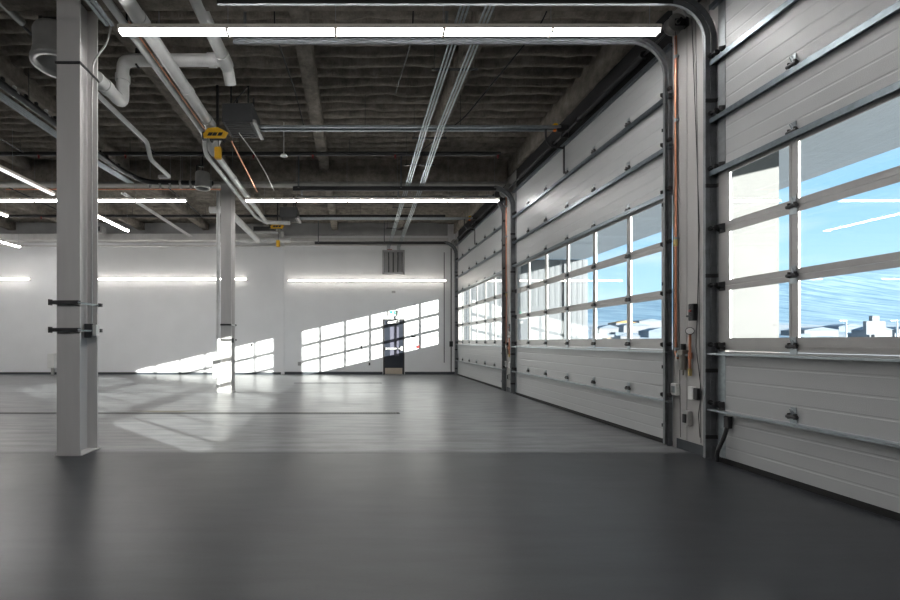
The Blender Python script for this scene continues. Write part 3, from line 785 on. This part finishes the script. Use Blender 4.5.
# PVC elbows left of farther column and behind it
pipe('vent_elbow',[(-3.80,11.2,4.72),(-3.35,11.2,4.72),(-3.3,12.6,4.70),(-3.22,14.3,4.14+.5)],.09,'pvc','white elbow pipe passing behind the farther column','pipe','white pipes',.2)
t=thing('pipe_stub','short white pipe stub on the upper back wall beyond the farther column','pipe',(-3.2,15.5,4.9),'white pipes')
m=MB(); m.cyl((-4.1,15.35,4.86+.05),(-2.3,15.35,4.86+.05),.09,14); m.cyl((-3.1,15.35,4.91),(-2.9,15.35,4.91),.12,14); m.build('pipe','pvc',t)
m=MB(); m.cyl((-2.6,15.35,4.85),(-2.6,15.35,5.2),.07,12); m.build('vertical_branch','pvc',t)
# unit heater box up by the back wall
for x,lab in ((-9.05,'small grey louvred box under the roof near the back wall, right of the nearest column'),(-3.05,'small grey louvred box under the roof above the white pipe stub')):
    t=thing('louvre_box',lab,'louvre box',(x,14.6,5.0),'louvre boxes')
    m=MB(); m.bbox(x-.45,x+.45,14.5,14.75,4.98,5.2,.01); m.build('case','greypipe',t)
    m=MB(); m.box(x-.38,x+.38,14.492,14.5,5.02,5.17); m.build('louvre','dark',t)
# smoke detector
t=thing('smoke_detector','small white dome detector hanging just right of the nearer cord reel','detector',(-1.52,8.9,4.9))
m=MB(); m.cyl((-1.42,8.6,5.0),(-1.42,8.6,5.03),.075,18,.06); m.cyl((-1.42,8.6,5.03),(-1.42,8.6,5.7),.008,6); m.build('dome','white',t)
# flex conduits & black drops
for i,(p,r_,lab) in enumerate((
  ([(-1.05,5.6,5.68),(-1.06,5.7,5.40),(-.95,6.9,5.3),(-.9,7.6,5.12)],.010,'black cable drooping to the opener rail left of the roof joist'),
  ([(.75,5.3,5.68),(.74,5.4,5.1),(.70,7.2,5.45)],.010,'black cable hanging right of centre behind the near strip light'),
  ([(2.45,5.1,5.68),(2.43,5.4,5.35),(1.9,7.3,5.10),(1.35,9.2,5.3)],.010,'black flexible cable sloping down to the conduits from the right'),
  ([(-2.78,5.2,5.68),(-2.78,5.2,4.98)],.012,'black rod hanging beside the nearest column top'))):
    pipe('hanging_cable',p,r_,'black',lab,'cable',None,.2,n=6)
pipe('red_conduit',[(-9.5,11.6,5.40),(-3.4,11.6,5.40)],.016,'copper','thin reddish line crossing under the deck left of the farther column','cable',None,n=6)
pipe('red_conduit',[(-2.92,3.6,5.17),(-2.74,4.5,4.97)],.010,'orange','thin orange line passing the top of the nearest column','cable',None,n=6)
m=MB(); m.box(-2.78,-2.74,3.2,4.75,4.78,4.80); m.box(-2.72,-2.68,3.2,4.75,4.78,4.80)
tag(m.build('mounting_rail','galv'),'slim paired steel rail ending at the left tip of the near strip light','rail')

# ------------------------------------------------------------------ pier equipment (same set on both piers)
def eq(px,Yy=None): return Yy
def make_pier(dy,where):
    w=XW
    def T(name,label,cat,y,z): return thing(name,label+' '+where,cat,(w,y+dy,z),name.replace('_',' ')+'s on the piers')
    y_=lambda v: v+dy
    t=T('air_line','copper air pipe running down','pipe',5.03,1.1)
    m=MB(); m.tube(bend([(w-.03,y_(5.02),5.05),(w-.03,y_(5.02),1.10),(w-.05,y_(4.96),1.06)],.05),.013,10); m.build('pipe','copper',t)
    m=MB()
    for z in (1.15,2.45,3.85,4.6): m.cyl((w-.03,y_(5.02),z),(w-.03,y_(5.02),z+.035),.02,10); m.box(w-.045,w,y_(5.0),y_(5.04),z+.01,z+.03)
    m.build('pipe_clamp',['galv'],t)
    m=MB(); m.cyl((w-.03,y_(5.02),2.38),(w-.03,y_(5.02),2.46),.024,10); m.build('coupling','brass',t)
    t=T('air_regulator','steel air filter regulator with black cap','regulator',4.92,.9)
    m=MB(); m.c=0; m.cyl((w-.05,y_(4.88),.93),(w-.05,y_(4.88),1.12),.035,16); m.cyl((w-.05,y_(4.88),.87),(w-.05,y_(4.88),.93),.008,8); m.bbox(w-.09,w-.01,y_(4.84),y_(4.92),1.10,1.16,.006)
    m.build('filter_bowl','bowl',t)
    m=MB(); m.cyl((w-.05,y_(4.88),1.16),(w-.05,y_(4.88),1.23),.027,14); m.build('adjusting_cap','black',t)
    m=MB(); m.cyl((w-.045,y_(4.97),1.10),(w-.045,y_(4.80),1.10),.014,10); m.bbox(w-.07,w-.02,y_(4.94),y_(4.97),1.075,1.125,.004); m.build('fitting','galv',t)
    m=MB(); m.cyl((w-.035,y_(4.80),.88),(w-.035,y_(4.80),1.34),.013,10); m.cyl((w-.035,y_(4.80),1.06),(w-.035,y_(4.80),1.13),.022,10); m.build('outlet_pipe','copper',t)
    m=MB(); m.cyl((w-.035,y_(4.80),.87),(w-.035,y_(4.80),.95),.02,10); m.build('coupler','brass',t)
    t=T('pressure_gauge','round white-faced pressure gauge','gauge',4.84,1.37)
    g=(w-.035,y_(4.80),1.375)
    nrm=np.array((-.66,-.75,0)); 
    m=MB(); c0=np.array(g); m.cyl(c0,c0+nrm*.03,.042,22); m.build('case','black',t)
    m=MB(); m.cyl(c0+nrm*.0305,c0+nrm*.033,.035,22); m.build('dial','white',t)
    t=T('door_control','black push-button door control with red button','door control',4.77,1.6)
    m=MB(); m.bbox(w-.055,w,y_(4.735),y_(4.805),1.49,1.68,.006); m.build('housing','black',t)
    m=MB()
    m.cyl((w-.055,y_(4.77),1.60),(w-.068,y_(4.77),1.60),.014,12); m.build('stop_button','red',t)
    m=MB(); m.cyl((w-.055,y_(4.77),1.65),(w-.063,y_(4.77),1.65),.011,12); m.cyl((w-.055,y_(4.77),1.55),(w-.063,y_(4.77),1.55),.011,12); m.cyl((w-.03,y_(4.81),1.545),(w-.03,y_(4.85),1.545),.012,8); m.build('knob','dark',t)
    t=T('outlet_box','pale outlet box on the left side','outlet',5.04,.7)
    m=MB(); m.c=0; m.bbox(w-.05,w,y_(4.99),y_(5.08),.62,.76,.006); m.build('box','white',t)
    m=MB(); m.box(w-.055,w-.049,y_(5.01),y_(5.06),.65,.73); m.build('cover','galv',t)
    t=T('receptacle_box','pale receptacle with dark cover on the right','outlet',4.75,.7)
    m=MB(); m.bbox(w-.05,w,y_(4.75),y_(4.82),.60,.75,.006); m.build('box','white',t)
    m=MB(); m.bbox(w-.045,w,y_(4.685),y_(4.748),.61,.74,.006); m.build('cover','black',t)
    t=T('disconnect_switch','small grey disconnect switch low down','switch',4.85,.4)
    m=MB(); m.bbox(w-.055,w,y_(4.80),y_(4.89),.30,.47,.01); m.build('box','greypipe',t)
    m=MB(); m.bbox(w-.075,w-.054,y_(4.825),y_(4.865),.33,.43,.004); m.build('lever','dark',t)
    t=T('control_cable','thin dark control cable hanging down','cable',4.7,2.5)
    m=MB(); m.tube([(w-.015,y_(4.80),4.9),(w-.02,y_(4.73),3.5),(w-.012,y_(4.70),2.5),(w-.015,y_(4.72),1.6),(w-.02,y_(4.735),1.2),(w-.02,y_(4.66),.7),(w-.02,y_(4.70),.45),(w-.02,y_(4.68),.2)],.004,6); m.build('cable','dark',t)
make_pier(0,'on the nearer pier between overhead doors')
make_pier(PITCH,'on the farther pier between overhead doors')

# black hose coil at foot of nearest door track
m=MB(); m.tube(bend([(XD-.03,4.30,.42),(XD-.05,4.31,.30),(XD-.10,4.345,.12),(XD-.08,4.36,.03)],.1),.018,10); m.bbox(XD-.05,XD-.004,4.27,4.33,.38,.50,.006)
tag(m.build('sensor_lead','black'),'black sensor with thick cable at the bottom corner of the nearest door','sensor')

# ------------------------------------------------------------------ back wall items
def bwx(px): return (px-354)/425*YB
def bwz(py): return H+(341-py)/425*YB
# exit door
t=bpy.data.objects.new('door_4',None); t.location=(1.5,YB,0); col.objects.link(t); t['kind']='structure'; t['label']='black exit door with push bar and beige kick plate in the back wall'; t['category']='door'
x0,x1=1.10,1.90; zt=2.09
m=MB(); m.box(x0,x0+.055,YB-.03,YB,0,zt); m.box(x1-.055,x1,YB-.03,YB,0,zt); m.box(x0,x1,YB-.03,YB,zt-.055,zt); m.build('door_frame','dark',t)
m=MB(); lx0,lx1,lz0,lz1=1.36,1.70,.70,1.80
m.box(x0+.055,x1-.055,YB-.02,YB-.004,.01,lz0); m.box(x0+.055,x1-.055,YB-.02,YB-.004,lz1,zt-.055); m.box(x0+.055,lx0,YB-.02,YB-.004,lz0,lz1); m.box(lx1,x1-.055,YB-.02,YB-.004,lz0,lz1); dl=m.build('door_leaf','doorblack',t)
m=MB(); m.box(lx0,lx1,YB-.014,YB-.006,lz0,lz1)
M['litepane']=pbr('door_lite_glass',(.10,.10,.13),.12); m.build('glass_pane','litepane',dl)
m=MB(); m.box(x0+.07,x1-.08,YB-.025,YB-.02,.02,.245); m.build('kick_plate','kick',dl)
m=MB(); m.box(x0+.08,x1-.1,YB-.085,YB-.055,.955,1.0); m.box(x0+.08,x0+.13,YB-.085,YB-.02,.94,1.01); m.bbox(x1-.14,x1-.08,YB-.09,YB-.02,.90,1.06,.006); m.build('push_bar','white',dl)
m=MB(); m.bbox(x0+.17,x1-.2,YB-.075,YB-.02,1.92,2.0,.006); m.tube([(x0+.3,YB-.07,1.99),(x0+.5,YB-.12,2.02),(x1-.2,YB-.04,2.05)],.012,6); m.build('door_closer','white',dl)
t=thing('exit_sign','white exit sign with two green symbols above the black door','sign',(1.46,YB-.06,2.35))
m=MB(); m.bbox(1.30,1.66,YB-.06,YB-.005,2.20,2.42,.008); m.build('case','white',t)
m=MB(); m.box(1.34,1.45,YB-.064,YB-.06,2.30,2.39); m.box(1.50,1.60,YB-.064,YB-.06,2.27,2.39); m.build('symbol','green',t)
m=MB(); m.box(1.555,1.585,YB-.066,YB-.064,2.30,2.36); m.cyl((1.57,YB-.067,2.372),(1.57,YB-.064,2.372),.009,8); m.build('running_figure','white',t)
def small(name,px,py,w,h,mat,label,cat,d=.03):
    x=bwx(px); z=bwz(py); m=MB(); m.bbox(x-w/2,x+w/2,YB-d,YB-.001,z-h/2,z+h/2,.004); return tag(m.build(name,mat),label,cat)
small('wall_plate',413.5,336.5,.17,.07,'dark','dark narrow plate on the back wall right of the exit door','wall plate')
small('fire_alarm_pull',418,346.7,.10,.11,'red','small red fire alarm pull on the back wall right of the exit door','fire alarm')
small('light_switch',361.5,347,.06,.11,'dark','small dark switch on the back wall left of the exit door','switch')
small('wall_outlet',369.5,364,.06,.10,'dark','small dark outlet low on the back wall close left of the exit door','outlet')
small('junction_box',299.5,363.7,.12,.14,'greypipe','grey junction box low on the back wall just right of the wall step','junction box')
small('light_switch',252,345,.06,.10,'dark','small dark switch on the back wall right of the farther column','switch')
small('wall_sensor',393.5,292,.14,.08,'greypipe','small grey sensor on the back wall between vent and exit door','sensor')
# small cabinet left, on a post
x=bwx(54.5)
t=thing('wall_cabinet','small white cabinet on a post, seen at the left edge of the nearest column','cabinet',(x,YB-.15,0))
m=MB(); m.bbox(x-.12,x+.14,YB-.22,YB-.02,.25,.80,.012); m.build('case','white',t)
m=MB(); m.box(x-.03,x+.06,YB-.15,YB-.08,0,.25); m.build('post','greypipe',t)
# vent
x0,x1,z0,z1=bwx(382.3),bwx(404.3),bwz(274.5),bwz(250.5)
t=thing('wall_vent','square louvred metal vent on the back wall below the conduits','vent',((x0+x1)/2,YB,z0))
m=MB(); fw=.07
m.box(x0,x1,YB-.10,YB-.003,z1-fw,z1); m.box(x0,x1,YB-.10,YB-.003,z0,z0+fw); m.box(x0,x0+fw,YB-.10,YB-.003,z0,z1); m.box(x1-fw,x1,YB-.10,YB-.003,z0,z1); m.build('frame','alu',t)
m=MB()
for i in range(4):
    a=x0+fw+i*(x1-x0-2*fw)/4; b_=a+(x1-x0-2*fw)/4
    m.prism([(a+.02,YB-.075),(b_-.03,YB-.045),(b_-.03,YB-.02),(a+.02,YB-.02)],'z',z0+fw,z1-fw)
m.build('blade','alu',t)
m=MB(); m.box(x0+fw,x1-fw,YB-.010,YB-.004,z0+fw,z1-fw); m.build('backing','dark',t)
m=MB(); m.box(x0+.18,x0+.36,YB-.09,YB-.05,z1,z1+.03); m.build('red_tag','red',t)
# vertical conduit in the back right corner
m=MB(); m.cyl((3.66,YB-.04,.1),(3.66,YB-.04,4.75),.018,8); m.bbox(3.60,3.72,YB-.07,YB-.005,1.05,1.25,.005)
o=m.build('corner_conduit','dark'); tag(o,'dark vertical conduit with box in the back right corner','conduit')
m=MB(); m.cyl((3.40,YB-.03,.45),(3.40,YB-.03,4.6),.014,8)
tag(m.build('corner_conduit','dark'),'thin dark vertical rod on the back wall just left of the corner','conduit')

# ------------------------------------------------------------------ trench drains
def drain(y,x0,x1,label):
    t=thing('trench_drain',label,'floor drain',((x0+x1)/2,y,0),'trench drains')
    m=MB(); m.box(x0,x1,y-.07,y+.07,-.004,.0015); m.build('channel','rubber',t)
    m=MB(); m.box(x0,x1,y-.075,y-.068,-.004,.004); m.box(x0,x1,y+.068,y+.075,-.004,.004)
    m.box(x1-.006,x1,y-.07,y+.07,-.004,.004)
    n=int((x1-x0)/.045)
    for i in range(n): xx=x0+i*.045; m.box(xx,xx+.022,y-.068,y+.068,.0012,.0035)
    m.build('grate','dark',t)
drain(7.42,-13.5,.80,'long dark trench drain in the floor just past the nearest column')
drain(12.75,-1.8,.83,'dark trench drain in the floor nearer the back wall')
# worn stain on floor beside drain
m=MB(); vs=[(-2.9,7.55,.0018)]; n=20
for j in range(n):
    a=2*math.pi*j/n; rr=(.62+.18*math.sin(3*a)+random.uniform(-.08,.08)); vs.append((-3.35+rr*math.cos(a),7.62+.13*rr*math.sin(a),.0018))
vs[0]=(-3.35,7.62,.0018)
m.add(vs,[(0,1+j,1+(j+1)%n) for j in range(n)])
M['stain']=pbr('rusty_stain',(.13,.115,.085),.6,var=.3,scale=8); o=m.build('floor_stain','stain'); tag(o,'brownish patch of wear on the floor beside the long trench drain','stain',kind='stuff')

# ------------------------------------------------------------------ exterior
g=MB(); g.box(XW+.25,60,-30,80,-.2,-.02); struct('ground',g,'asphalt')
g=MB(); XC=10.9
n=int((20.1+9)/.3)
for i in range(60):
    xa=4.15+i*(XC-4.15)/60; g.box(xa,xa+(XC-4.15)/60-.012,-9,20.1,5.13,5.15)
g.box(4.06,XC,-9,20.1,5.15,5.75); struct('trim_11',g,'soffit')
t=thing('canopy_pier','white precast canopy pier standing outside the nearest overhead door','pier',(7.0,7.5,0))
g=MB(); g.box(6.50,7.46,7.46,7.62,-.02,5.13); g.build('pier_body','conc',t)
g=MB(); g.box(6.49,7.47,7.45,7.63,.9,.912); g.build('joint','greypipe',t)
t=thing('wing_building','white rib-sided wing of the building outside beyond the middle door','building',(7,20.1,0))
g=MB(); prof=[]; x=4.06
while x<10.85:
    prof += [(x,20.1),(x+.14,20.1),(x+.16,20.108),(x+.24,20.108)]; x+=.26
prof += [(10.88,20.1),(10.88,26),(4.06,26)]
g.prism(prof,'z',0,5.12); g.build('siding','siding',t)
g=MB(); g.box(5.2,9.6,20.06,20.12,0,2.75); g.box(5.0,9.8,20.04,20.12,2.75,2.9); g.build('roll_door','siding',t)
g=MB(); g.box(9.9,10.1,20.02,20.1,0,4.9); g.build('downspout','siding',t)
# hills: height as a function of direction and distance
def hill_h(u,Y):
    ridge=np.interp(u,[.1,.5,.6,.75,.9,1.05,1.3,1.8,2.6],[.05,.085,.10,.125,.155,.172,.178,.15,.12])
    f=np.interp(Y,[55,90,180,330,480,640,760,900],[-.2,-.2,.012,.05,.095,.15,1.0,.97])
    if Y<=640: k=f if f<.045 else .045+(f-.045)*(ridge-.045)/.125
    else: k=np.interp(Y,[640,760,900],[.045+(.105)*(ridge-.045)/.125,ridge,ridge*.9])
    if k<0: return -.3
    return H*0+ k*Y
us=np.linspace(-.1,2.8,170); Ys=np.concatenate([np.linspace(60,180,14),np.linspace(190,760,110),np.linspace(780,900,6)])
vs=[];rng2=random.Random(5)
for Yy in Ys:
    for u in us:
        h=hill_h(u,Yy)
        j=0
        vs.append((u*Yy,Yy,h+j))
nu=len(us); fs=[(i*nu+j,i*nu+j+1,(i+1)*nu+j+1,(i+1)*nu+j) for i in range(len(Ys)-1) for j in range(nu-1)]
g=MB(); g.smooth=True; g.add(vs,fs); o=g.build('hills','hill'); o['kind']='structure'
# town buildings
rt=random.Random(11)
spots=[(.60,200,9,5,'town'),(.665,230,14,5,'town'),(.72,190,10,4,'townb'),(.64,260,12,5,'timber'),(1.24,170,9,7,'town'),(1.10,200,16,4,'town'),(1.17,240,14,4,'townb'),(1.31,210,12,4,'town'),(.70,280,16,5,'town')]
where=['left in the middle door','centre of the middle door','right part of the middle door','orange roofed, seen through the middle door','tallest, seen through the nearest door','long, seen through the nearest door','blue, seen through the nearest door','rightmost through the nearest door','behind the others in the middle door']
for (u,Yy,w_,h_,mt),wh in zip(spots,where):
    z=hill_h(u,Yy)-1; x=u*Yy
    t=thing('distant_building','pale distant town building, '+wh,'building',(x,Yy,z),'distant town buildings')
    g=MB(); g.box(x-w_/2,x+w_/2,Yy,Yy+w_*.7,z,z+h_); g.build('walls','town' if mt!='townb' else 'townb',t)
    g=MB(); g.prism([(x-w_/2-.5,z+h_),(x+w_/2+.5,z+h_),(x,z+h_+1.4)],'y',Yy-.4,Yy+w_*.7+.4); g.build('roof','timber' if mt=='timber' else 'townb',t)
for i in range(12):
    u=(.585+.013*i) if i<6 else (1.06+.045*(i-6)); Yy=150+rt.random()*60; x=u*Yy; z=hill_h(u,Yy)-1; w_=3+rt.random()*4; h_=2.2+rt.random()*2.2
    t=thing('distant_shed','small pale distant shed among the town roofs below the wooded hill','building',(x,Yy,z),'distant sheds')
    g=MB(); g.box(x-w_/2,x+w_/2,Yy,Yy+3,z,z+h_); g.build('walls','town' if i%3 else 'townb',t)
    g=MB(); g.box(x-w_/2-.2,x+w_/2+.2,Yy-.2,Yy+3.2,z+h_,z+h_+.25); g.build('roof','timber' if i in (2,8) else 'townb',t)
def P2(px,Yy): return (px-354)/425*Yy
for px,lab in ((846,'thin white street lamp pole outside, seen left of the other through the nearest door'),(897,'thin white street lamp pole outside at the right edge of the view')):
    Yy=90; x=P2(px,Yy); t=thing('street_lamp',lab,'street lamp',(x,Yy,-.2),'street lamps')
    g=MB(); g.cyl((x,Yy,-.2),(x,Yy,5.6),.12,8); g.build('pole','white',t); g=MB(); g.box(x-1.4,x+.1,Yy-.1,Yy+.1,5.5,5.65); g.build('arm','white',t)
m=MB(); z=hill_h(P2(878,150)/150,150); x=P2(876,150); m.box(x-.5,x+.5,150,151,-.2,3.5); m.box(x-3.4,x+3.4,150,151,3.5,8.3); m.box(x-1.3,x+1.3,150,151,8.3,10.2)
tag(m.build('billboard','town'),'pale roadside sign board outside, seen through the nearest door','sign')
for px,lab in ((851,'pale green parked car low outside, left one'),(885,'pale green parked car low outside, right one'),(820,'orange parked vehicle low outside beside the mullion')):
    Yy=70; x=P2(px,Yy); t=thing('parked_car',lab,'car',(x,Yy,.5),'parked cars')
    mt='timber' if 'orange' in lab else 'car'
    g=MB(); g.prism([(x-2.1,.5),(x+2.1,.5),(x+2.1,1.05),(x+1.3,1.25),(x+.8,1.75),(x-1.0,1.8),(x-1.6,1.3),(x-2.1,1.15)],'y',Yy,Yy+1.7); g.build('body',mt,t)
    g=MB()
    for a in (-1.3,1.3): g.cyl((x+a,Yy-.02,.5),(x+a,Yy+.2,.5),.33,14)
    g.build('wheel','black',t)

# ------------------------------------------------------------------ light
w=bpy.data.worlds.new('sky'); S.world=w; w.use_nodes=True; nt=w.node_tree
for n in list(nt.nodes): nt.nodes.remove(n)
N=nt.nodes.new; L=nt.links.new
out=N('ShaderNodeOutputWorld'); bg=N('ShaderNodeBackground'); tc=N('ShaderNodeTexCoord'); sx=N('ShaderNodeSeparateXYZ')
L(tc.outputs['Generated'],sx.inputs[0])
rp=N('ShaderNodeValToRGB'); e=rp.color_ramp.elements
e[0].position=0; e[0].color=(.62,.82,.93,1); e[1].position=1; e[1].color=(.16,.32,.60,1)
a=rp.color_ramp.elements.new(.08); a.color=(.47,.73,.92,1)
a=rp.color_ramp.elements.new(.22); a.color=(.33,.59,.86,1)
L(sx.outputs[2],rp.inputs[0])
mp=N('ShaderNodeMapping'); mp.inputs['Scale'].default_value=(2.2,2.2,13); L(tc.outputs['Generated'],mp.inputs['Vector'])
nz=N('ShaderNodeTexNoise'); nz.inputs['Scale'].default_value=1.6; nz.inputs['Detail'].default_value=6; L(mp.outputs[0],nz.inputs['Vector'])
r2=N('ShaderNodeValToRGB'); r2.color_ramp.elements[0].position=.50; r2.color_ramp.elements[1].position=.75; r2.color_ramp.elements[1].color=(.55,.55,.55,1); L(nz.outputs[0],r2.inputs[0])
mx=N('ShaderNodeMix'); mx.data_type='RGBA'; mx.inputs[7].default_value=(.82,.90,.97,1); L(r2.outputs[0],mx.inputs[0]); L(rp.outputs[0],mx.inputs[6])
L(mx.outputs[2],bg.inputs[0]); bg.inputs[1].default_value=1.05; L(bg.outputs[0],out.inputs[0])

sun=bpy.data.lights.new('sun','SUN'); sun.energy=17.0; sun.angle=math.radians(.4); sun.color=(1.0,.96,.90)
so=bpy.data.objects.new('sun',sun); col.objects.link(so)
from mathutils import Vector
d=Vector((-1.115,1,-.262)).normalized(); so.rotation_euler=d.to_track_quat('-Z','Y').to_euler(); so.location=(20,-15,8)

# ------------------------------------------------------------------ camera
cam=bpy.data.cameras.new('camera'); cam.lens=17; cam.sensor_width=36; cam.shift_x=96/900; cam.shift_y=41/900; cam.clip_end=3000; cam.clip_start=.05
co=bpy.data.objects.new('camera',cam); co.location=(0,0,H); co.rotation_euler=(math.pi/2,0,0); col.objects.link(co); S.camera=co
S.view_settings.view_transform='Standard'; S.view_settings.look='None'; S.view_settings.gamma=1; S.view_settings.use_curve_mapping=False
S.view_settings.exposure=0.58
S.cycles.use_denoising=True
S.cycles.max_bounces=8; S.cycles.diffuse_bounces=5; S.cycles.transparent_max_bounces=24; S.cycles.caustics_reflective=False; S.cycles.caustics_refractive=False
S.cycles.sample_clamp_indirect=6
